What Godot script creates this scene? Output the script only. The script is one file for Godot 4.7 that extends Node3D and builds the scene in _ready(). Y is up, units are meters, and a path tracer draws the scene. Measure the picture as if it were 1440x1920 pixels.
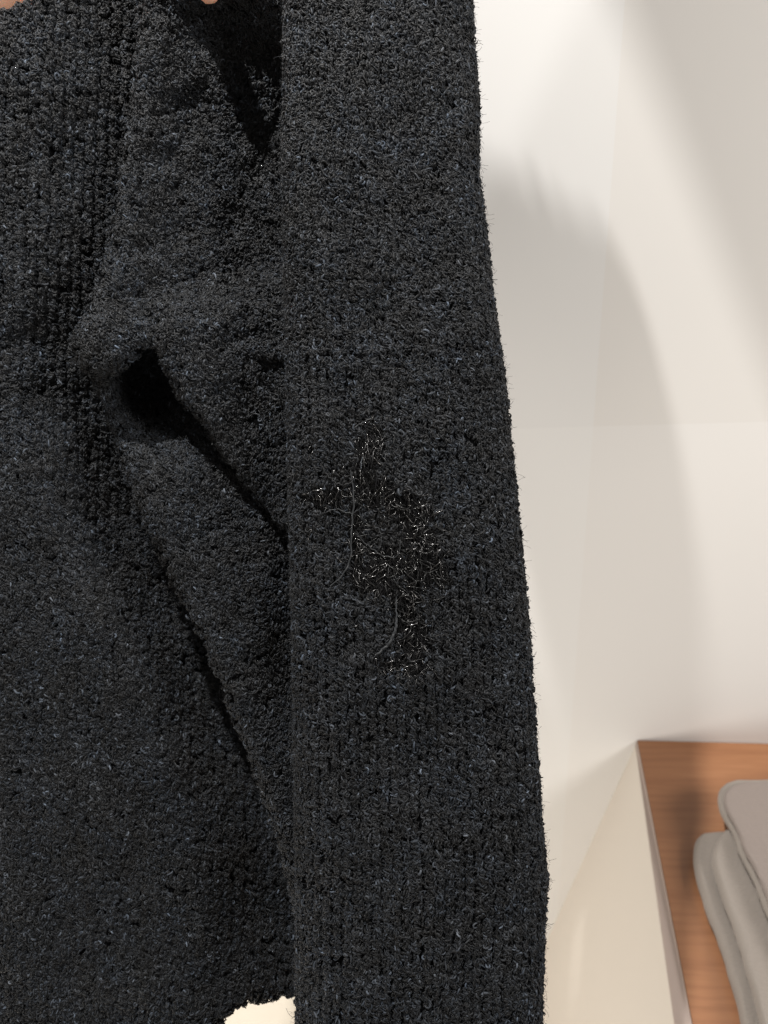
extends Node3D
# A close-up of a dark boucle sweater held up in a shop, in front of a white wall and a wooden shelf of folded clothes.

const FPX := 1442.0                     # focal length in photo pixels, used to measure the place
const EYE := Vector3(0, 1.62, 0)
const WALL_Z := -0.68
var view := Basis.from_euler(Vector3(deg_to_rad(-34.0), deg_to_rad(9.3), deg_to_rad(-6.0)), EULER_ORDER_YXZ)
var rng := RandomNumberGenerator.new()
var soft := FastNoiseLite.new()
var fine := FastNoiseLite.new()

# ---------------------------------------------------------------- helpers
func at(x: float, y: float, depth: float) -> Vector3:
	return EYE + view * (Vector3((x - 720.0) / FPX, -(y - 960.0) / FPX, -1.0) * depth)

func on_wall(x: float, y: float) -> Vector3:
	var d := view * Vector3((x - 720.0) / FPX, -(y - 960.0) / FPX, -1.0)
	return EYE + d * (WALL_Z / d.z)

func on_level(x: float, y: float, h: float) -> Vector3:
	var d := view * Vector3((x - 720.0) / FPX, -(y - 960.0) / FPX, -1.0)
	return EYE + d * ((h - EYE.y) / d.y)

func lin(r: float, g: float, b: float) -> Color:
	return Color(r, g, b).linear_to_srgb()

func mat(c: Color, rough := 0.8) -> StandardMaterial3D:
	var m := StandardMaterial3D.new()
	m.albedo_color = c
	m.roughness = rough
	return m

func base(called: String, label: String, category: String, where := Vector3.ZERO) -> Node3D:
	var o := Node3D.new()
	o.name = called
	add_child(o, true)
	o.position = where
	o.set_meta("label", label)
	o.set_meta("category", category)
	return o

func part(called: String, mesh: Mesh, m: Material, parent: Node3D) -> MeshInstance3D:
	var o := MeshInstance3D.new()
	o.name = called
	o.mesh = mesh
	o.material_override = m
	parent.add_child(o, true)
	if parent != self:
		o.position = -origin_of(parent)
	return o

func origin_of(n: Node3D) -> Vector3:      # meshes are made in place; this takes the parents' shift out again
	var v := Vector3.ZERO
	while n != self:
		v += n.position
		n = n.get_parent()
	return v

func ramp(a: PackedVector2Array, y: float) -> float:    # x of a boundary at height y, smoothed
	if y <= a[0].y:
		return a[0].x
	for i in range(1, a.size()):
		if y <= a[i].y:
			return lerpf(a[i - 1].x, a[i].x, (y - a[i - 1].y) / (a[i].y - a[i - 1].y))
	return a[a.size() - 1].x

func inside_by(poly: PackedVector2Array, p: Vector2) -> float:     # distance inside the outline, negative outside
	var d := 1e9
	var inn := false
	var n := poly.size()
	var j := n - 1
	for i in n:
		var a := poly[j]
		var b := poly[i]
		var e := b - a
		var w := p - a
		var t := clampf(w.dot(e) / e.length_squared(), 0.0, 1.0)
		d = minf(d, (w - e * t).length_squared())
		if (a.y > p.y) != (b.y > p.y) and p.x < a.x + (p.y - a.y) / e.y * e.x:
			inn = not inn
		j = i
	return sqrt(d) if inn else -sqrt(d)

func grid_mesh(pts: PackedVector3Array, ok: PackedByteArray, nx: int, ny: int) -> ArrayMesh:
	var nrm := PackedVector3Array()
	nrm.resize(pts.size())
	var idx := PackedInt32Array()
	for j in ny - 1:
		for i in nx - 1:
			var a := j * nx + i
			var b := a + 1
			var c := a + nx
			var d := c + 1
			if ok.size() and not (ok[a] and ok[b] and ok[c] and ok[d]):
				continue
			idx.append_array([a, b, c, b, d, c])
			var n := (pts[c] - pts[a]).cross(pts[b] - pts[a])
			nrm[a] += n; nrm[b] += n; nrm[c] += n; nrm[d] += n
	for k in nrm.size():
		nrm[k] = nrm[k].normalized() if nrm[k].length_squared() > 0.0 else Vector3.UP
	var arr := []
	arr.resize(Mesh.ARRAY_MAX)
	arr[Mesh.ARRAY_VERTEX] = pts
	arr[Mesh.ARRAY_NORMAL] = nrm
	arr[Mesh.ARRAY_INDEX] = idx
	var m := ArrayMesh.new()
	m.add_surface_from_arrays(Mesh.PRIMITIVE_TRIANGLES, arr)
	return m

func tube(path: PackedVector3Array, radius: float, sides := 5, taper := 0.0) -> ArrayMesh:
	var v := PackedVector3Array()
	var nn := PackedVector3Array()
	var idx := PackedInt32Array()
	var up := Vector3(0.31, 0.77, 0.55)
	var n := path.size()
	for i in n:
		var t := (path[mini(i + 1, n - 1)] - path[maxi(i - 1, 0)]).normalized()
		var side := up.cross(t)
		side = side.normalized() if side.length() > 0.05 else t.cross(Vector3(1, 0, 0)).normalized()
		up = t.cross(side)
		var f := float(i) / (n - 1)
		var r := radius * (1.0 - taper * pow(absf(2.0 * f - 1.0), 3.0))
		for k in sides:
			var a := TAU * k / sides
			var o := side * cos(a) + up * sin(a)
			v.append(path[i] + o * r)
			nn.append(o)
	for i in n - 1:
		for k in sides:
			var a := i * sides + k
			var b := i * sides + (k + 1) % sides
			idx.append_array([a, a + sides, b, b, a + sides, b + sides])
	var arr := []
	arr.resize(Mesh.ARRAY_MAX)
	arr[Mesh.ARRAY_VERTEX] = v
	arr[Mesh.ARRAY_NORMAL] = nn
	arr[Mesh.ARRAY_INDEX] = idx
	var m := ArrayMesh.new()
	m.add_surface_from_arrays(Mesh.PRIMITIVE_TRIANGLES, arr)
	return m

func smooth_path(p: PackedVector3Array, steps: int) -> PackedVector3Array:
	var c := Curve3D.new()
	for i in p.size():
		var t := (p[mini(i + 1, p.size() - 1)] - p[maxi(i - 1, 0)]) / 6.0
		c.add_point(p[i], -t, t)
	var out := PackedVector3Array()
	for i in steps + 1:
		out.append(c.samplef(float(i) / steps * (p.size() - 1)))
	return out

func solid(corners: PackedVector3Array, thick: Vector3) -> ArrayMesh:      # a flat outline given a thickness
	var st := SurfaceTool.new()
	st.begin(Mesh.PRIMITIVE_TRIANGLES)
	st.set_smooth_group(-1)
	var n := corners.size()
	for i in range(1, n - 1):
		for q in [corners[0], corners[i], corners[i + 1], corners[0] + thick, corners[i + 1] + thick, corners[i] + thick]:
			st.add_vertex(q)
	for i in n:
		var a := corners[i]
		var b := corners[(i + 1) % n]
		for q in [a, a + thick, b, b, a + thick, b + thick]:
			st.add_vertex(q)
	st.generate_normals()
	return st.commit()

func cloud(called: String, mesh: Mesh, m: Material, rows: PackedFloat32Array, parent: Node3D) -> void:
	if rows.is_empty():
		return
	var mm := MultiMesh.new()
	mm.transform_format = MultiMesh.TRANSFORM_3D
	mm.use_colors = true
	mm.mesh = mesh
	mm.instance_count = rows.size() / 16
	mm.buffer = rows
	var o := MultiMeshInstance3D.new()
	o.name = called
	o.multimesh = mm
	o.material_override = m
	o.set_meta("kind", "stuff")
	parent.add_child(o, true)
	o.position = -origin_of(parent)

func put(rows: PackedFloat32Array, b: Basis, o: Vector3, c: Color) -> void:
	rows.append_array([b.x.x, b.y.x, b.z.x, o.x, b.x.y, b.y.y, b.z.y, o.y, b.x.z, b.y.z, b.z.z, o.z, c.r, c.g, c.b, 1.0])

# ---------------------------------------------------------------- yarn
var curls: Array[ArrayMesh] = []
var hairs: Array[ArrayMesh] = []
var yarn_mat: StandardMaterial3D
var ground_mat: StandardMaterial3D
var hair_mat: StandardMaterial3D

func make_yarn() -> void:
	yarn_mat = mat(Color.WHITE, 0.5)
	yarn_mat.vertex_color_use_as_albedo = true
	yarn_mat.metallic_specular = 0.32
	yarn_mat.rim_enabled = true
	yarn_mat.rim = 0.08
	hair_mat = yarn_mat
	ground_mat = mat(lin(0.0035, 0.0036, 0.004), 0.95)
	ground_mat.specular_mode = BaseMaterial3D.SPECULAR_DISABLED
	for v in 14:                                       # millimetres: a strand that rises, curls round unevenly and sinks back
		var p := PackedVector3Array()
		var n := 11
		var turn: float = rng.randf_range(0.45, 1.35) * TAU * (1.0 if rng.randf() < 0.5 else -1.0)
		var heading := rng.randf() * TAU
		var q := Vector3.ZERO
		var step := rng.randf_range(0.55, 0.9)
		var wild := rng.randf() * TAU
		for i in n + 1:
			var f := float(i) / n
			p.append(q + Vector3(0, 0, sin(f * PI) * 1.25 - 0.55 + 0.35 * sin(f * 5.0 + wild)))
			heading += turn / n * (1.0 + 0.8 * sin(f * 7.0 + wild)) + rng.randfn(0, 0.16)
			q += Vector3(cos(heading), sin(heading), 0) * step
		var mid := Vector3.ZERO
		for k in p:
			mid += Vector3(k.x, k.y, 0) / p.size()
		for k in p.size():
			p[k] = (p[k] - mid) * 0.001
		curls.append(tube(p, rng.randf_range(0.00034, 0.00052), 6, 0.45))
	for v in 6:
		var p := PackedVector3Array()
		var q := Vector3(0, 0, -0.0005)
		var dir := Vector3(rng.randf_range(-0.4, 0.4), rng.randf_range(-0.4, 0.4), 1).normalized()
		var bend := Vector3(rng.randf_range(-1, 1), rng.randf_range(-1, 1), rng.randf_range(-1.4, 0.2)) * (0.46 if v < 4 else 0.34)
		for i in 9:
			p.append(q)
			q += dir * (0.00055 if v < 4 else 0.0008)
			dir = (dir + bend + Vector3(rng.randf_range(-1, 1), rng.randf_range(-1, 1), rng.randf_range(-1, 1)) * 0.12).normalized()
		hairs.append(tube(p, 0.000055, 3))

func yarn_colour(x: float, y: float, tone := 1.0) -> Color:
	var v := exp(rng.randfn(0.0, 0.62)) * 0.0068 * tone
	v *= 1.0 + 0.45 * soft.get_noise_2d(x * 1.0, y * 1.0)
	if rng.randf() < 0.12:  # brighter curls: highlights of the silky strands put into the colour
		v *= 3.0
	v = clampf(v, 0.0015, 0.11)
	var blue := clampf(0.5 + 0.9 * soft.get_noise_2d(x * 0.8 + 900.0, y * 0.8), 0.0, 1.0)
	return Color(v * lerpf(0.90, 0.76, blue), v * lerpf(1.0, 0.99, blue), v * lerpf(1.16, 1.36, blue))

func nub(rows: Array[PackedFloat32Array], p: Vector3, n: Vector3, down: Vector3, q: Vector2) -> void:      # one knot of curled wool
	var y := (down - n * n.dot(down)).normalized()
	var x := y.cross(n)
	var big := rng.randf_range(0.0007, 0.0019)
	var tone := exp(rng.randfn(0.0, 0.35))
	for k in rng.randi_range(3, 6):
		var r := sqrt(rng.randf())
		var a := rng.randf() * TAU
		var side := (x * cos(a) + y * sin(a)) * r
		var up := (n + side * 0.85).normalized()
		put(rows[rng.randi() % curls.size()], curl_basis(up, down, PI), p + side * big + n * big * 0.75 * (sqrt(1.0 - r * r) - 0.4), yarn_colour(q.x, q.y, tone))

func clump(q: Vector2) -> float:          # the wool gathers in small clumps with gaps between
	return clampf(0.88 + 1.0 * fine.get_noise_2d(q.x * 3.6, q.y * 2.8), 0.0, 1.0)

func curl_basis(n: Vector3, down: Vector3, spread: float) -> Basis:
	var y := (down - n * n.dot(down)).normalized()
	var b := Basis(y.cross(n), y, n)
	b = b.rotated(n, rng.randf_range(-spread, spread))
	b = b.rotated(y, rng.randfn(0, 0.55))
	b = b.rotated(b.x.normalized(), rng.randfn(0, 0.55))
	return b.scaled_local(Vector3.ONE * rng.randf_range(0.75, 1.25))

# ---------------------------------------------------------------- layers of the knit behind the sleeve: an outline and a depth
const STEP := 4.0

func layer(poly: PackedVector2Array, depth: Callable, edge: float, drop: float) -> Dictionary:
	var lo := poly[0]
	var hi := poly[0]
	for p in poly:
		lo = lo.min(p)
		hi = hi.max(p)
	var nx := int((hi.x - lo.x) / STEP) + 2
	var ny := int((hi.y - lo.y) / STEP) + 2
	var pts := PackedVector3Array()
	var ok := PackedByteArray()
	var sds := PackedFloat32Array()
	pts.resize(nx * ny); ok.resize(nx * ny); sds.resize(nx * ny)
	for j in ny:
		for i in nx:
			var q := lo + Vector2(i, j) * STEP
			var sd := inside_by(poly, q) + 2.5 * fine.get_noise_2d(q.x * 3.0, q.y * 3.0)
			var k := j * nx + i
			sds[k] = sd
			ok[k] = 1 if sd > 0.0 else 0
			var d: float = depth.call(q)
			var e := clampf(1.0 - sd / edge, 0.0, 1.0)
			d += drop * (1.0 - sqrt(1.0 - e * e))
			pts[k] = at(q.x, q.y, d)
	return {"lo": lo, "nx": nx, "ny": ny, "pts": pts, "ok": ok, "sds": sds, "size": hi - lo, "poly": poly}

func layer_point(l: Dictionary, q: Vector2) -> Array:       # [place, normal, down] or nothing
	var g := (q - (l.lo as Vector2)) / STEP
	var i := int(g.x)
	var j := int(g.y)
	var nx: int = l.nx
	if i < 0 or j < 0 or i >= nx - 1 or j >= int(l.ny) - 1:
		return []
	var k := j * nx + i
	var ok: PackedByteArray = l.ok
	if not (ok[k] and ok[k + 1] and ok[k + nx] and ok[k + nx + 1]):
		return []
	var pts: PackedVector3Array = l.pts
	var fx := g.x - i
	var fy := g.y - j
	var top := pts[k].lerp(pts[k + 1], fx)
	var low := pts[k + nx].lerp(pts[k + nx + 1], fx)
	var n := (pts[k + nx] - pts[k]).cross(pts[k + 1] - pts[k]).normalized()
	return [top.lerp(low, fy), n, (pts[k + nx] - pts[k]).normalized()]

func rib(x: float, pitch: float) -> float:      # 0 in the groove, 1 on the wale
	return 0.5 - 0.5 * cos(TAU * x / pitch)

func knit_layer(called: String, l: Dictionary, parent: Node3D, per_px: float, pitch: float, slant: float, groove: float, hidden: Array, spread := 1.2) -> MeshInstance3D:
	var mesh := grid_mesh(l.pts, l.ok, l.nx, l.ny)
	var o := part(called, mesh, ground_mat, parent)
	var rows: Array[PackedFloat32Array] = []
	for v in curls.size() + hairs.size():
		rows.append(PackedFloat32Array())
	var size: Vector2 = l.size
	var n := int(size.x * size.y * per_px / 3.6)
	for s in n:
		var q: Vector2 = l.lo + Vector2(rng.randf() * size.x, rng.randf() * size.y)
		if q.y < -160.0 and rng.randf() < 0.6:
			continue
		var u := q.x + slant * q.y + 4.0 * soft.get_noise_2d(q.x, q.y)
		var gr := groove * lerpf(1.0, 0.45, smoothstep(400.0, 1100.0, q.y))
		if rng.randf() > lerpf(1.0, pow(rib(u, pitch), 0.8), gr):
			continue
		if clump(q) < rng.randf() * 0.22:
			continue
		var h := layer_point(l, q)
		if h.is_empty():
			continue
		var skip := false
		for p in hidden:
			if inside_by(p, q) > 30.0:
				skip = true
				break
		if skip:
			continue
		var nn: Vector3 = h[1]
		var slope := maxf(absf(nn.dot((h[0] - EYE).normalized())), 0.25)
		var copies := 1 + (1 if rng.randf() < (1.0 / slope - 1.0) else 0)
		for c in copies:
			nub(rows, (h[0] as Vector3) + nn * (0.0012 * rib(u, pitch) * gr), nn, h[2], q)
		for c in 1:
			put(rows[curls.size() + rng.randi() % 4], curl_basis(nn, h[2], PI), h[0], yarn_colour(q.x, q.y))
	for v in curls.size():
		cloud("boucle_loops", curls[v], yarn_mat, rows[v], o)
	for v in hairs.size():
		cloud("wool_hairs", hairs[v], hair_mat, rows[curls.size() + v], o)
	return o

func arr2(a: Array) -> PackedVector2Array:
	var o := PackedVector2Array()
	for i in range(0, a.size(), 2):
		o.append(Vector2(a[i], a[i + 1]))
	return o

# ---------------------------------------------------------------- the sleeve: a soft flattened tube
var sleeve_left := arr2([560, -612, 545, -590, 540, -500, 538, 0, 535, 300, 541, 640, 549, 1000, 556, 1300, 561, 1700, 562, 2300])
var sleeve_right := arr2([580, -612, 628, -592, 686, -577, 766, -553, 850, -526, 900, -500, 918, -470, 916, -440, 903, -418, 872, -400, 842, -355, 832, -285, 850, -150, 880, 0, 886, 110, 893, 200, 891, 320, 905, 420, 920, 560, 940, 700, 955, 850, 970, 1000, 985, 1150, 997, 1350, 1008, 1500, 1013, 1570, 1021, 1650, 1015, 1740, 1010, 1920, 1000, 2300])

func sleeve_at(phi: float, y: float) -> Vector3:
	var l := ramp(sleeve_left, y)
	var r := ramp(sleeve_right, y)
	var c := cos(phi)
	var s := sin(phi)
	var x := (l + r) * 0.5 + (r - l) * 0.5 * signf(c) * pow(absf(c), 0.72)
	var t := 0.021 * clampf((r - l) / 300.0, 0.15, 1.0)
	if s < 0.0:
		t *= lerpf(0.12, 1.0, smoothstep(-260.0, -10.0, y))
	var d := 0.442 - t * signf(s) * pow(absf(s), 0.72)
	if s > 0.0:
		d += 0.006 * soft.get_noise_2d(x * 0.35, y * 0.22) * s
	return at(x, y, d)

const TUFTS := [[692, 842, 24, 48, 0.3], [617, 935, 40, 20, -0.15], [700, 922, 46, 28, 0.35], [765, 958, 56, 28, 0.5], [785, 1005, 40, 26, 0.9], [790, 1062, 50, 30, 0.5], [697, 1086, 54, 30, 0.35], [735, 1052, 36, 22, 0.6], [765, 1130, 24, 46, 0.1], [776, 1200, 28, 48, -0.1], [752, 1248, 42, 14, 0.1], [668, 1010, 14, 60, -0.1]]

func snag_amount(q: Vector2) -> float:          # how far the loops are torn away there: a few ragged tufts that run into each other
	var d := 9.0
	for t in TUFTS:
		var o := (q - Vector2(t[0], t[1])).rotated(-t[4])
		d = minf(d, Vector2(o.x / t[2], o.y / t[3]).length())
	d += 0.30 * fine.get_noise_2d(q.x * 1.7, q.y * 1.7) + 0.35 * fine.get_noise_2d(q.x * 5.0, q.y * 5.0)
	return smoothstep(1.28, 0.78, d)

func _ready() -> void:
	rng.seed = 41
	soft.seed = 5
	soft.frequency = 0.011
	soft.fractal_octaves = 3
	fine.seed = 9
	fine.frequency = 0.02
	fine.fractal_octaves = 2

	# ------------------------------------------------ camera, air, lamps and added fills
	var cam := Camera3D.new()
	cam.name = "camera"
	add_child(cam)
	cam.position = EYE
	cam.basis = view
	cam.near = 0.02
	cam.far = 30.0
	var lens := CameraAttributesPhysical.new()
	lens.frustum_focal_length = 12.0 / (960.0 / FPX)
	lens.frustum_focus_distance = 0.425
	lens.exposure_aperture = 6.0
	lens.frustum_near = 0.02
	lens.frustum_far = 30.0
	cam.attributes = lens
	cam.fov = rad_to_deg(2.0 * atan(960.0 / FPX))
	cam.current = true

	var env := Environment.new()
	env.background_mode = Environment.BG_COLOR
	env.background_color = lin(0.28, 0.252, 0.226)
	env.tonemap_mode = Environment.TONE_MAPPER_LINEAR
	env.tonemap_exposure = 1.0
	env.sdfgi_enabled = true
	env.ssao_enabled = true
	env.ssil_enabled = true
	var we := WorldEnvironment.new()
	we.name = "air"
	we.environment = env
	add_child(we)

	spot("ceiling_spot", EYE + Vector3(-0.35, 1.10, -0.45), on_wall(1200, 2500), 14.85, 3.8, Color(1.0, 0.985, 0.965), 0.018, 0.012)
	spot("second_ceiling_spot", EYE + Vector3(0.8, 0.6, 0.0), on_wall(-200, 300), 15.5, 0.36, Color(1.0, 0.99, 0.98), 0.015, 0.02)

	var wash := AreaLight3D.new()         # a broad added fill, above and to the right, for white wall bounce
	wash.name = "right_fill"
	add_child(wash)
	wash.area_size = Vector2(0.7, 0.5)
	wash.look_at_from_position(EYE + Vector3(1.25, 0.42, 0.08), EYE + Vector3(0.05, -0.35, -0.45), Vector3.UP)
	wash.light_energy = 2.05
	wash.light_color = Color(1.0, 0.985, 0.965)
	wash.area_range = 8.0
	wash.shadow_enabled = true

	var low := AreaLight3D.new()          # an added fill low on the left, for light bounced off the floor
	low.name = "low_bounce_fill"
	add_child(low)
	low.area_size = Vector2(0.5, 0.3)
	low.look_at_from_position(EYE + Vector3(-0.75, -1.05, 0.35), EYE + Vector3(0.15, -1.05, -0.68), Vector3.UP)
	low.light_energy = 0.85
	low.light_color = Color(1.0, 0.965, 0.92)
	low.area_range = 8.0
	low.shadow_enabled = true

	build_room()
	build_shelf()
	build_sweater()
	build_hand()

func spot(called: String, from: Vector3, to: Vector3, angle: float, energy: float, colour: Color, size: float, blend: float) -> void:
	var l := SpotLight3D.new()
	l.name = called
	add_child(l)
	l.look_at_from_position(from, to, Vector3(0, 0, 1))
	l.light_color = colour
	l.light_energy = energy
	l.light_size = size
	l.spot_angle = angle
	l.spot_range = 8.0
	l.spot_attenuation = 2.0
	l.spot_angle_attenuation = blend
	l.shadow_enabled = true

# ---------------------------------------------------------------- room
func build_room() -> void:
	var floor_sheet := MeshInstance3D.new()
	floor_sheet.name = "floor"
	var fm := BoxMesh.new()
	fm.size = Vector3(5, 0.1, 4)
	floor_sheet.mesh = fm
	floor_sheet.position = Vector3(0, -0.05, 0.8)
	floor_sheet.material_override = mat(lin(0.74, 0.69, 0.60), 0.5)
	floor_sheet.set_meta("kind", "structure")
	add_child(floor_sheet)

	var wall := Node3D.new()
	wall.name = "wall"
	wall.set_meta("kind", "structure")
	add_child(wall)
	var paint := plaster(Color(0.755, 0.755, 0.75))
	var cream := plaster(Color(0.74, 0.728, 0.71))  # right side darker: shading of the wall's corner put into the colour
	var lightened_paint := plaster(Color(0.775, 0.775, 0.768))  # lower panels lightened: the wall shadow's thinning put into the colour
	var lightened_cream := plaster(Color(0.765, 0.757, 0.745))
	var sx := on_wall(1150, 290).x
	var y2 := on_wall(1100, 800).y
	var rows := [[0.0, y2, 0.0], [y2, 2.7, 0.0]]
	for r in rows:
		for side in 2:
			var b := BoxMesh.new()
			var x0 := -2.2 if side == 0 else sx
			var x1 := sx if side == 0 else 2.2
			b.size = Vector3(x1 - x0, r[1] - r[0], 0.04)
			var o := part("wall_panel", b, (lightened_paint if side == 0 else lightened_cream) if r[0] == 0.0 else (paint if side == 0 else cream), wall)
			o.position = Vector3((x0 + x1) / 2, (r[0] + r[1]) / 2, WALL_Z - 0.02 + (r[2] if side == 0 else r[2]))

func plaster(c: Color) -> StandardMaterial3D:
	var m := mat(c.linear_to_srgb(), 0.75)
	m.metallic_specular = 0.25
	return m

# ---------------------------------------------------------------- shelf and folded clothes
func build_shelf() -> void:
	var h := on_wall(1195, 1387).y
	var a := on_level(1195, 1387, h)
	var f := on_level(1303, 1940, h)
	f = a + (f - a) * 1.25
	var w := Vector3(1.1, 0, 0)
	var shelf := base("wall_shelf", "cherry wood display shelf with pale edge fixed to the white wall", "shelf", a)
	a.z += 0.001
	var wood := mat(Color.WHITE, 0.38)
	var nt := NoiseTexture2D.new()
	var n := FastNoiseLite.new()
	n.noise_type = FastNoiseLite.TYPE_SIMPLEX
	n.frequency = 0.012
	n.fractal_octaves = 4
	n.domain_warp_enabled = true
	n.domain_warp_amplitude = 14.0
	n.seed = 12
	nt.noise = n
	nt.width = 512
	nt.height = 512
	nt.seamless = true
	var g := Gradient.new()
	g.offsets = PackedFloat32Array([0.0, 0.35, 0.5, 0.62, 1.0])
	g.colors = PackedColorArray([lin(0.222, 0.098, 0.044), lin(0.25, 0.112, 0.052), lin(0.27, 0.123, 0.057), lin(0.26, 0.118, 0.054), lin(0.30, 0.142, 0.068)])
	nt.color_ramp = g
	wood.albedo_texture = nt
	wood.uv1_triplanar = true
	wood.uv1_world_triplanar = true
	wood.uv1_scale = Vector3(0.9, 5.0, 14.0)
	var top := PackedVector3Array([a, a + w, f + w, f])
	part("top_board", solid(top, Vector3(0, -0.028, 0)), wood, shelf)
	var lip := mat(lin(0.50, 0.41, 0.37), 0.5)
	var a1 := on_level(1191, 1392, h - 0.009)
	var f1 := on_level(1268, 1940, h - 0.009)
	f1 = a1 + (f1 - a1) * 1.25
	part("board_edge", solid(PackedVector3Array([a1, a + Vector3(-0.0005, -0.001, 0), f + Vector3(-0.0005, -0.001, 0), f1]), Vector3(0, -0.018, 0)), lip, shelf)
	var b0 := a1 + Vector3(0.0006, -0.001, 0)
	var b1 := f1 + Vector3(0.0006, -0.001, 0)
	var c0 := on_wall(1012, 1792)
	c0 = b0 + (c0 - b0) * ((0.002 - b0.y) / (c0.y - b0.y))
	c0.z = a.z
	var c1 := c0 + (b1 - b0)
	part("side_panel", solid(PackedVector3Array([b0, b1, c1, c0]), Vector3(0.02, -0.004, 0)), mat(lin(0.80, 0.745, 0.675), 0.6), shelf)

	var low := base("folded_garment", "taupe grey folded garment at the bottom of the stack on the shelf", "folded clothing", on_level(1400, 1700, h))
	var upper := base("folded_garment", "taupe grey folded garment lying on top of the stack on the shelf", "folded clothing", on_level(1440, 1600, h + 0.05))
	var cloth := fabric(Color(0.200, 0.170, 0.154))
	var pale := fabric(Color(0.225, 0.2, 0.178))
	part("lower_fold", pillow(arr2([1312, 1563, 1365, 1552, 1700, 1545, 1900, 2150, 1440, 2150, 1405, 1960, 1378, 1850, 1345, 1750, 1318, 1672, 1303, 1610]), h + 0.022, 0.021, 0.22), pale, low)
	part("upper_fold", pillow(arr2([1357, 1556, 1400, 1548, 1700, 1540, 1900, 2150, 1480, 2150, 1440, 1960, 1412, 1850, 1382, 1750, 1352, 1662, 1338, 1600]), h + 0.040, 0.017, 0.25), pale, low)
	part("lower_fold", pillow(arr2([1350, 1478, 1375, 1462, 1430, 1458, 1800, 1455, 1980, 2100, 1590, 2100, 1520, 1900, 1462, 1760, 1412, 1650, 1375, 1560, 1352, 1510]), h + 0.053, 0.012, 0.3), pale, upper)
	part("upper_fold", pillow(arr2([1362, 1484, 1385, 1468, 1440, 1462, 1800, 1460, 1980, 2100, 1605, 2100, 1535, 1900, 1476, 1760, 1424, 1650, 1388, 1566, 1364, 1515]), h + 0.063, 0.009, 0.3), cloth, upper)

func fabric(c: Color) -> StandardMaterial3D:
	var m := mat(c.linear_to_srgb(), 0.95)
	m.metallic_specular = 0.2
	m.rim_enabled = true
	m.rim = 0.4
	var nt := NoiseTexture2D.new()
	var n := FastNoiseLite.new()
	n.seed = 21
	n.frequency = 0.06
	nt.noise = n
	nt.seamless = true
	nt.width = 256
	nt.height = 256
	m.heightmap_enabled = true
	m.heightmap_texture = nt
	m.heightmap_scale = 0.06
	m.uv1_triplanar = true
	m.uv1_world_triplanar = true
	m.uv1_scale = Vector3(9, 9, 26)
	return m

func pillow(px: PackedVector2Array, h: float, thick: float, sag: float) -> ArrayMesh:     # a folded layer: rounded all round, a little uneven on top
	var c := Curve3D.new()
	var n := px.size()
	var mid := Vector3.ZERO
	var pts := PackedVector3Array()
	for p in px:
		pts.append(on_level(p.x, p.y, h))
		mid += pts[pts.size() - 1] / n
	for i in n + 1:
		var t := (pts[(i + 1) % n] - pts[(i + n - 1) % n]) / 7.0
		c.add_point(pts[i % n], -t, t)
	c.bake_interval = 0.004
	var ring := c.tessellate_even_length(5, 0.006)
	ring.remove_at(ring.size() - 1)
	var m := ring.size()
	var v := PackedVector3Array()
	var rings := 0
	var r := thick * 0.5
	for k in 9:                                     # from the underside round the fold to the top, then in to the middle
		var ang := -PI / 2 + PI * k / 8.0
		for i in m:
			var inw := (mid - ring[i])
			inw.y = 0
			inw = inw.normalized()
			var wob := 0.006 * sag * soft.get_noise_3d(ring[i].x * 1800.0, k * 9.0, ring[i].z * 1800.0)
			v.append(ring[i] + inw * (wob * 1.5 + r * (1.0 - cos(ang)) * 0.9) + Vector3(0, r * sin(ang) - r + wob, 0))
		rings += 1
	for k in 7:
		var f := (k + 1) / 7.0
		for i in m:
			var q := v[8 * m + i].lerp(Vector3(mid.x, h, mid.z), f)
			q.y = h + 0.009 * sag * soft.get_noise_2d(q.x * 1500.0, q.z * 1100.0) * minf(1.0, f * 5.0) - 0.001
			v.append(q)
		rings += 1
	var st := SurfaceTool.new()
	st.begin(Mesh.PRIMITIVE_TRIANGLES)
	for q in v:
		st.add_vertex(q)
	for k in rings - 1:
		for i in m:
			var a := k * m + i
			var b := k * m + (i + 1) % m
			for q in [a, b, a + m, b, b + m, a + m]:
				st.add_index(q)
	st.generate_normals()
	return st.commit()

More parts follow.
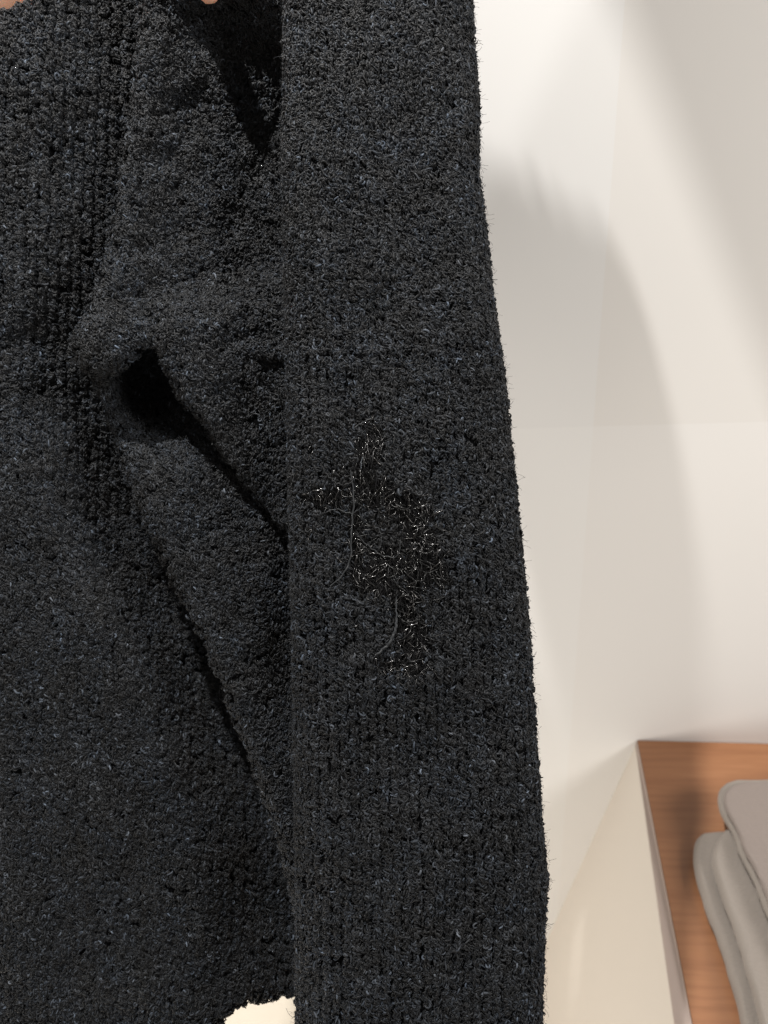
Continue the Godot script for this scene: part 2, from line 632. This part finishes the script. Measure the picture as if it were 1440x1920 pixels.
# ---------------------------------------------------------------- sweater
func build_sweater() -> void:
	make_yarn()
	var sweater := base("sweater", "dark charcoal boucle knit sweater held up, its sleeve snagged and frayed", "sweater", at(600, 960, 0.45))

	var roll_poly := arr2([264, -210, 264, 0, 246, 200, 216, 400, 190, 500, 165, 585, 132, 640, 148, 688, 180, 712, 232, 693, 262, 664, 288, 652, 330, 664, 610, 690, 610, -190])
	var flap_poly := arr2([284, 560, 284, 648, 330, 742, 385, 806, 440, 893, 500, 963, 552, 1026, 610, 1080, 610, 560])
	var band_poly := arr2([150, 640, 172, 705, 215, 832, 260, 962, 330, 1112, 385, 1212, 430, 1332, 490, 1482, 530, 1602, 556, 1722, 578, 1800, 610, 1850, 610, 660])
	var body_poly := arr2([-160, 68, -160, 2010, 250, 1996, 360, 1966, 412, 1925, 440, 1890, 470, 1878, 520, 1873, 610, 1870, 640, 1400, 640, -160, 264, -120, 170, -42, 75, 0, 0, 20])
	var roll_edge := arr2([264, -420, 264, 0, 246, 200, 216, 400, 190, 500, 165, 585, 132, 640, 160, 720])
	var band_edge := arr2([150, 640, 172, 705, 215, 832, 260, 962, 330, 1112, 385, 1212, 430, 1332, 490, 1482, 530, 1602, 556, 1722, 610, 1850])

	var hollow_floor := arr2([0.450, -60, 0.480, 30, 0.493, 200, 0.497, 360, 0.493, 430, 0.483, 500, 0.469, 560, 0.455, 625, 0.452, 660])
	var body_depth := func(q: Vector2) -> float:
		var d := 0.496 + 0.006 * soft.get_noise_2d(q.x * 0.25, q.y * 0.2)
		var e := ramp(roll_edge, q.y) if q.y < 680.0 else ramp(band_edge, q.y)
		d += lerpf(0.018, 0.052, smoothstep(600.0, 1100.0, q.y)) * smoothstep(e - 190.0, e + 10.0, q.x) + 0.045 * smoothstep(e, e + 60.0, q.x)
		d -= 0.012 * smoothstep(500.0, 1300.0, q.y) * smoothstep(420.0, 0.0, q.x)
		return d - 0.0012 * rib(q.x + 0.03 * q.y, 21.0) * smoothstep(1500.0, 200.0, q.y)
	var roll_depth := func(q: Vector2) -> float:
		var e := ramp(roll_edge, q.y)
		var u := clampf((q.x - e) / 300.0, 0.0, 1.0)
		var ridge := 0.478 - 0.026 * smoothstep(330.0, 620.0, q.y) - 0.010 * smoothstep(20.0, -60.0, q.y)
		var late := 70.0 * smoothstep(0.4, 1.0, u)
		var hollow := ramp(hollow_floor, q.y - late)
		var d := lerpf(ridge, hollow, smoothstep(0.0, 0.48, u))
		d += 0.0035 * sin((q.y + 0.35 * q.x) * 0.05) * smoothstep(420.0, 500.0, q.y) * smoothstep(620.0, 540.0, q.y)
		return d + 0.006 * soft.get_noise_2d(q.x * 0.5, q.y * 0.5)
	var flap_depth := func(q: Vector2) -> float:
		var d: float = roll_depth.call(Vector2(q.x, minf(q.y, 612.0)))
		return d - 0.008 + 0.004 * smoothstep(640.0, 1050.0, q.y) + 0.004 * soft.get_noise_2d(q.x * 0.5, q.y * 0.5)
	var band_depth := func(q: Vector2) -> float:
		var e := ramp(band_edge, q.y)
		var u := q.x - e
		var d := 0.466 + 0.014 * smoothstep(20.0, 190.0, u)
		d += 0.045 * exp(-((q - Vector2(285, 735)).length_squared()) / 7000.0)
		d += 0.014 * smoothstep(560.0, 500.0, q.x) * 0.0 + 0.012 * smoothstep(480.0, 560.0, q.x) * smoothstep(1500.0, 1200.0, q.y)
		d -= 0.008 * exp(-pow((q.y - 1150.0) / 140.0, 2.0)) * smoothstep(40.0, 130.0, u)
		d -= 0.018 * smoothstep(1150.0, 1600.0, q.y)
		return d + 0.004 * soft.get_noise_2d(q.x * 0.4 + 300.0, q.y * 0.4)

	var body := layer(body_poly, body_depth, 12.0, 0.012)
	var roll := layer(roll_poly, roll_depth, 26.0, 0.022)
	var flap := layer(flap_poly, flap_depth, 22.0, 0.020)
	var band := layer(band_poly, band_depth, 24.0, 0.022)
	knit_layer("body_panel", body, sweater, 0.14, 21.0, 0.03, 0.95, [roll_poly, band_poly])
	knit_layer("underarm_fold", roll, sweater, 0.11, 17.0, 0.5, 0.15, [])
	knit_layer("underarm_flap", flap, sweater, 0.11, 17.0, 0.6, 0.2, [])
	knit_layer("side_fold", band, sweater, 0.11, 17.0, -0.45, 0.3, [flap_poly])
	build_sleeve(sweater)

func build_sleeve(sweater: Node3D) -> void:
	var nphi := 96
	var y0 := -610.0
	var rows_y := 335
	var pts := PackedVector3Array()
	for j in rows_y:
		for i in nphi + 1:
			var y := y0 + 8.0 * j
			var phi := -TAU * i / nphi - PI / 2
			var p := sleeve_at(phi, y)
			pts.append(p)
	var sleeve := part("sleeve", grid_mesh(pts, PackedByteArray(), nphi + 1, rows_y), ground_mat, sweater)
	# arc length round the tube, so that loops spread evenly
	var arc := PackedFloat32Array([0.0])
	var ref := 900.0
	for i in 256:
		arc.append(arc[i] + sleeve_at(TAU * i / 256.0, ref).distance_to(sleeve_at(TAU * (i + 1) / 256.0, ref)))
	var whole := arc[256]
	var rows: Array[PackedFloat32Array] = []
	for v in curls.size() + hairs.size():
		rows.append(PackedFloat32Array())
	var wales := 58
	for s in 62000:
		var y := rng.randf_range(-590.0, 2064.0)
		if y < -60.0 and rng.randf() < 0.6:
			continue
		y = lerpf(y, roundf(y / 13.0) * 13.0, 0.15)
		var w := (floorf(rng.randf() * wales) + 0.5 + rng.randfn(0, 0.15)) / wales
		w = fposmod(w, 1.0) * whole
		var i := arc.bsearch(w)
		i = clampi(i, 1, 256)
		var phi := TAU * (i - 1 + (w - arc[i - 1]) / maxf(arc[i] - arc[i - 1], 1e-6)) / 256.0
		if sin(phi) < -0.35 and rng.randf() < 0.75:
			continue
		var p := sleeve_at(phi, y)
		var du := sleeve_at(phi + 0.02, y) - sleeve_at(phi - 0.02, y)
		var dv := sleeve_at(phi, y + 4.0) - sleeve_at(phi, y - 4.0)
		var n := du.cross(dv).normalized()
		if n.dot(p - at(740, y, 0.442)) < 0.0:
			n = -n
		var l := view.inverse() * (p - EYE)
		var q := Vector2(720.0 - FPX * l.x / l.z, 960.0 + FPX * l.y / l.z)
		if sin(phi) > 0.0 and q.y > 760.0 and q.y < 1290.0 and rng.randf() < snag_amount(q):
			continue
		if clump(q) < rng.randf() * 0.22:
			continue
		nub(rows, p, n, dv.normalized(), q)
		var rim := 1.0 - absf(n.dot((p - EYE).normalized()))
		for c in (2 if rim > 0.7 else 1):
			var kind := 4 + rng.randi() % 2 if rim > 0.6 and rng.randf() < 0.05 else rng.randi() % 4
			put(rows[curls.size() + kind], curl_basis(n, dv.normalized(), PI).scaled_local(Vector3.ONE * rng.randf_range(0.6, 1.5)), p, yarn_colour(q.x, q.y))
	for v in curls.size():
		cloud("boucle_loops", curls[v], yarn_mat, rows[v], sleeve)
	for v in hairs.size():
		cloud("wool_hairs", hairs[v], hair_mat, rows[curls.size() + v], sleeve)
	build_snag(sleeve)

func front(q: Vector2, lift := 0.0) -> Vector3:        # the sleeve's front where the photo shows q
	var y := q.y
	var x := (q.x - (ramp(sleeve_left, y) + ramp(sleeve_right, y)) * 0.5) / ((ramp(sleeve_right, y) - ramp(sleeve_left, y)) * 0.5)
	x = clampf(x, -0.999, 0.999)
	var c := signf(x) * pow(absf(x), 1.0 / 0.72)
	var p := sleeve_at(acos(c), y)
	return p + (EYE - p).normalized() * lift

func build_snag(sleeve: Node3D) -> void:
	var shine := mat(Color.WHITE, 0.26)
	shine.vertex_color_use_as_albedo = true
	shine.metallic_specular = 0.95
	shine.roughness = 0.27
	shine.clearcoat_enabled = true
	shine.clearcoat = 0.45
	shine.clearcoat_roughness = 0.15
	var dull := mat(Color.WHITE, 0.45)
	dull.vertex_color_use_as_albedo = true
	dull.metallic_specular = 0.25
	var kinds: Array[ArrayMesh] = []
	for v in 5:
		var p := PackedVector3Array()
		var len := rng.randf_range(0.006, 0.013) if v > 1 else rng.randf_range(0.0035, 0.006)
		var bow := rng.randf_range(0.0010, 0.0042) if v > 1 else rng.randf_range(0.0022, 0.003)
		var side := rng.randf_range(-0.0024, 0.0024)
		for i in 8:
			var f := i / 7.0
			p.append(Vector3(side * sin(f * PI * 1.3 + v) + rng.randf_range(-1, 1) * 0.00025, (f - 0.5) * len, bow * sin(f * PI) - 0.0003 + rng.randf_range(-1, 1) * 0.0001))
		kinds.append(tube(p, rng.randf_range(0.00011, 0.00017) if v > 1 else 0.00024, 5))
	var rows: Array[PackedFloat32Array] = []
	for v in 5:
		rows.append(PackedFloat32Array())
	for s in 13000:
		var q := Vector2(rng.randf_range(570, 850), rng.randf_range(780, 1280))
		if rng.randf() > snag_amount(q) * 0.9 + 0.02:
			continue
		var p := front(q)
		var n := (front(q + Vector2(0, 4)) - p).cross(front(q + Vector2(4, 0)) - p).normalized()
		var a := 0.95 + 0.4 * soft.get_noise_2d(q.x * 1.2, q.y * 1.2) + rng.randfn(0, 0.4)     # down and to the right
		if q.y > 1130.0:
			a += 0.35
		var dir := (front(q + Vector2(cos(a), sin(a)) * 4.0) - p).normalized()
		var b := Basis(dir.cross(n), dir, n).orthonormalized()
		var v := rng.randf_range(0.002, 0.006) if rng.randf() < 0.88 else rng.randf_range(0.010, 0.02)
		var kind := rng.randi() % 5
		if kind < 2 and rng.randf() < 0.7:
			kind = 2 + rng.randi() % 3
		if kind < 2:
			b = b.rotated(n, rng.randfn(0, 0.5))
		put(rows[kind], b.scaled_local(Vector3.ONE * rng.randf_range(0.6, 1.2)), p + n * rng.randf_range(-0.0002, 0.001), Color(v, v, v * 1.1))
	for v in 5:
		cloud("bare_threads", kinds[v], shine if v < 2 else dull, rows[v], sleeve)
	# longer torn ends, each a curl of its own
	var sheen := mat(Color.WHITE, 0.34)
	sheen.vertex_color_use_as_albedo = true
	sheen.metallic_specular = 0.45
	for v in 6:
		var p := PackedVector3Array()
		var q := Vector3(0, 0, -0.0004)
		var a := 0.0
		var turn := rng.randf_range(-0.5, 0.5)
		for i in 15:
			p.append(q)
			q += Vector3(sin(a), cos(a), 0) * rng.randf_range(0.0006, 0.0012)
			q.z = 0.0028 * sin(i / 14.0 * PI * rng.randf_range(0.85, 1.0)) - 0.0003
			a += turn * 0.5 + rng.randfn(0, 0.22)
		var rows2 := PackedFloat32Array()
		for k in 60:
			var t = TUFTS[rng.randi() % TUFTS.size()]
			var c := Vector2(t[0], t[1]) + (Vector2(rng.randfn(0, 0.45) * t[2], rng.randfn(0, 0.45) * t[3])).rotated(t[4])
			var o := front(c)
			var n := (front(c + Vector2(0, 4)) - o).cross(front(c + Vector2(4, 0)) - o).normalized()
			var ang := 0.9 + rng.randfn(0, 0.8)
			var dir := (front(c + Vector2(cos(ang), sin(ang)) * 4.0) - o).normalized()
			var w := rng.randf_range(0.0015, 0.008)
			put(rows2, Basis(dir.cross(n), dir, n).orthonormalized().scaled_local(Vector3.ONE * rng.randf_range(0.6, 1.2)), o, Color(w * 0.92, w, w * 1.1))
		cloud("torn_yarn_ends", tube(smooth_path(p, 26), 0.00022, 5, 0.3), sheen, rows2, sleeve)
	# long strands pulled out of the knit
	var strands := [
		[0.00030, 0.035, 600, 868, 618, 895, 640, 908, 662, 904],
		[0.00042, 0.050, 655, 875, 664, 930, 660, 985, 658, 1040, 645, 1075, 620, 1100],
		[0.00034, 0.075, 742, 1118, 744, 1150, 740, 1185, 724, 1212, 703, 1232],
		[0.00062, 0.055, 744, 1152, 742, 1180, 728, 1208, 704, 1230],
		[0.00026, 0.050, 664, 998, 690, 1022, 715, 1040, 745, 1042, 752, 1010],
		[0.00030, 0.065, 662, 805, 675, 795, 698, 784],
		[0.00022, 0.200, 682, 854, 678, 866, 678, 880],
		[0.00026, 0.050, 710, 990, 716, 1010, 712, 1030],
		[0.00024, 0.060, 600, 965, 630, 955, 660, 962, 680, 950],
	]
	for s in strands:
		var p := PackedVector3Array()
		for i in range(2, s.size(), 2):
			p.append(front(Vector2(s[i], s[i + 1]), 0.0022 + rng.randf_range(-0.0004, 0.0009)))
		var v: float = s[1]
		var m := mat(lin(v * 0.22, v * 0.26, v * 0.31), 0.6)
		part("loose_strand", tube(frayed(smooth_path(p, 40)), s[0] * 1.25, 6, 0.5), m, sleeve)

func frayed(p: PackedVector3Array) -> PackedVector3Array:       # a pulled yarn keeps the kinks of its stitches
	for i in p.size():
		p[i] += Vector3(fine.get_noise_2d(i * 9.0, 3.0), fine.get_noise_2d(i * 9.0, 60.0), fine.get_noise_2d(i * 9.0, 110.0)) * 0.0007
	return p

# ---------------------------------------------------------------- the hand that holds the sweater up, mostly above the frame
func capsule(p: Vector3, a: Vector3, b: Vector3, ra: float, rb: float) -> float:
	var e := b - a
	var t := clampf((p - a).dot(e) / e.length_squared(), 0.0, 1.0)
	return (p - a - e * t).length() - lerpf(ra, rb, t)

func build_hand() -> void:
	var bones := []       # [from, to, radii]
	var chain := func(a: Array, radii: Array) -> void:
		for i in a.size() - 1:
			bones.append([a[i], a[i + 1], radii[i], radii[i + 1]])
	var wrist := at(-330, -330, 0.52)
	chain.call([at(-620, -420, 0.53), wrist], [0.031, 0.026])
	chain.call([wrist, at(-110, -250, 0.518)], [0.024, 0.020])
	chain.call([wrist, at(-100, -170, 0.52)], [0.024, 0.020])
	chain.call([wrist, at(-80, -320, 0.518)], [0.022, 0.019])
	chain.call([at(-330, -200, 0.52), at(-170, -10, 0.520), at(-20, -24, 0.517), at(120, -52, 0.512)], [0.024, 0.018, 0.0165, 0.0145])
	chain.call([at(-110, -210, 0.515), at(130, -235, 0.50), at(310, -150, 0.476), at(391, -20, 0.4475)], [0.013, 0.0098, 0.0090, 0.0076])
	chain.call([at(-100, -270, 0.515), at(160, -320, 0.50), at(350, -240, 0.474), at(452, -110, 0.447)], [0.013, 0.0100, 0.0092, 0.0080])
	chain.call([at(-95, -320, 0.515), at(150, -400, 0.50), at(340, -320, 0.476), at(440, -200, 0.452)], [0.012, 0.0095, 0.0088, 0.0077])
	chain.call([at(-90, -370, 0.515), at(100, -470, 0.50), at(255, -420, 0.476), at(350, -310, 0.454)], [0.011, 0.0085, 0.0078, 0.0068])
	var cell := 0.0036
	var lo := Vector3.INF
	var hi := -Vector3.INF
	for b in bones:
		for k in 2:
			lo = lo.min(b[k] - Vector3.ONE * (b[2] + 0.012))
			hi = hi.max(b[k] + Vector3.ONE * (b[2] + 0.012))
	var n := Vector3i((hi - lo) / cell) + Vector3i.ONE * 2
	var f := PackedFloat32Array()
	f.resize(n.x * n.y * n.z)
	f.fill(1.0)
	# one pass for each bone over its own box; bones of one chain and the palm blend softly
	for b in bones:
		var r: float = maxf(b[2], b[3]) + 0.010
		var a0 := Vector3i(((b[0] as Vector3).min(b[1]) - Vector3.ONE * r - lo) / cell)
		var a1 := Vector3i(((b[0] as Vector3).max(b[1]) + Vector3.ONE * r - lo) / cell) + Vector3i.ONE
		for z in range(maxi(a0.z, 0), mini(a1.z, n.z - 1) + 1):
			for y in range(maxi(a0.y, 0), mini(a1.y, n.y - 1) + 1):
				for x in range(maxi(a0.x, 0), mini(a1.x, n.x - 1) + 1):
					var k := (z * n.y + y) * n.x + x
					var d := capsule(lo + Vector3(x, y, z) * cell, b[0], b[1], b[2], b[3])
					var o := f[k]
					var h := maxf(0.004 - absf(d - o), 0.0)
					f[k] = minf(d, o) - h * h / 0.016
	var ids := {}
	var v := PackedVector3Array()
	for z in n.z - 1:
		for y in n.y - 1:
			for x in n.x - 1:
				var k := (z * n.y + y) * n.x + x
				var s := Vector3.ZERO
				var c := 0
				var sg := f[k] < 0.0
				var mixed := false
				for e in 8:
					if (f[k + (e & 1) + ((e >> 1) & 1) * n.x + (e >> 2) * n.x * n.y] < 0.0) != sg:
						mixed = true
						break
				if not mixed:
					continue
				for e in EDGES:
					var ka: int = k + (e[0] & 1) + ((e[0] >> 1) & 1) * n.x + (e[0] >> 2) * n.x * n.y
					var kb: int = k + (e[1] & 1) + ((e[1] >> 1) & 1) * n.x + (e[1] >> 2) * n.x * n.y
					if (f[ka] < 0.0) != (f[kb] < 0.0):
						var t := f[ka] / (f[ka] - f[kb])
						s += Vector3(e[0] & 1, (e[0] >> 1) & 1, e[0] >> 2).lerp(Vector3(e[1] & 1, (e[1] >> 1) & 1, e[1] >> 2), t)
						c += 1
				ids[k] = v.size()
				v.append(lo + (Vector3(x, y, z) + s / c) * cell)
	var st := SurfaceTool.new()
	st.begin(Mesh.PRIMITIVE_TRIANGLES)
	for q in v:
		st.add_vertex(q)
	var strides := [1, n.x, n.x * n.y]
	for k in ids:
		for axis in 3:
			var ku: int = strides[(axis + 1) % 3]
			var kv: int = strides[(axis + 2) % 3]
			if k + strides[axis] >= f.size() or (f[k] < 0.0) == (f[k + strides[axis]] < 0.0):
				continue
			if not (ids.has(k - ku) and ids.has(k - kv) and ids.has(k - ku - kv)):
				continue
			var quad := [ids[k], ids[k - ku], ids[k - ku - kv], ids[k - kv]]
			if f[k] >= 0.0:
				quad.reverse()
			for q in [0, 2, 1, 0, 3, 2]:
				st.add_index(quad[q])
	st.generate_normals()
	var skin := mat(lin(0.70, 0.40, 0.28), 0.5)
	skin.subsurf_scatter_enabled = true
	skin.subsurf_scatter_strength = 0.25
	var person := base("person", "bare hand gripping the sweater at the top edge of the picture", "person", wrist)
	part("hand", st.commit(), skin, person)

const EDGES := [[0, 1], [2, 3], [4, 5], [6, 7], [0, 2], [1, 3], [4, 6], [5, 7], [0, 4], [1, 5], [2, 6], [3, 7]]
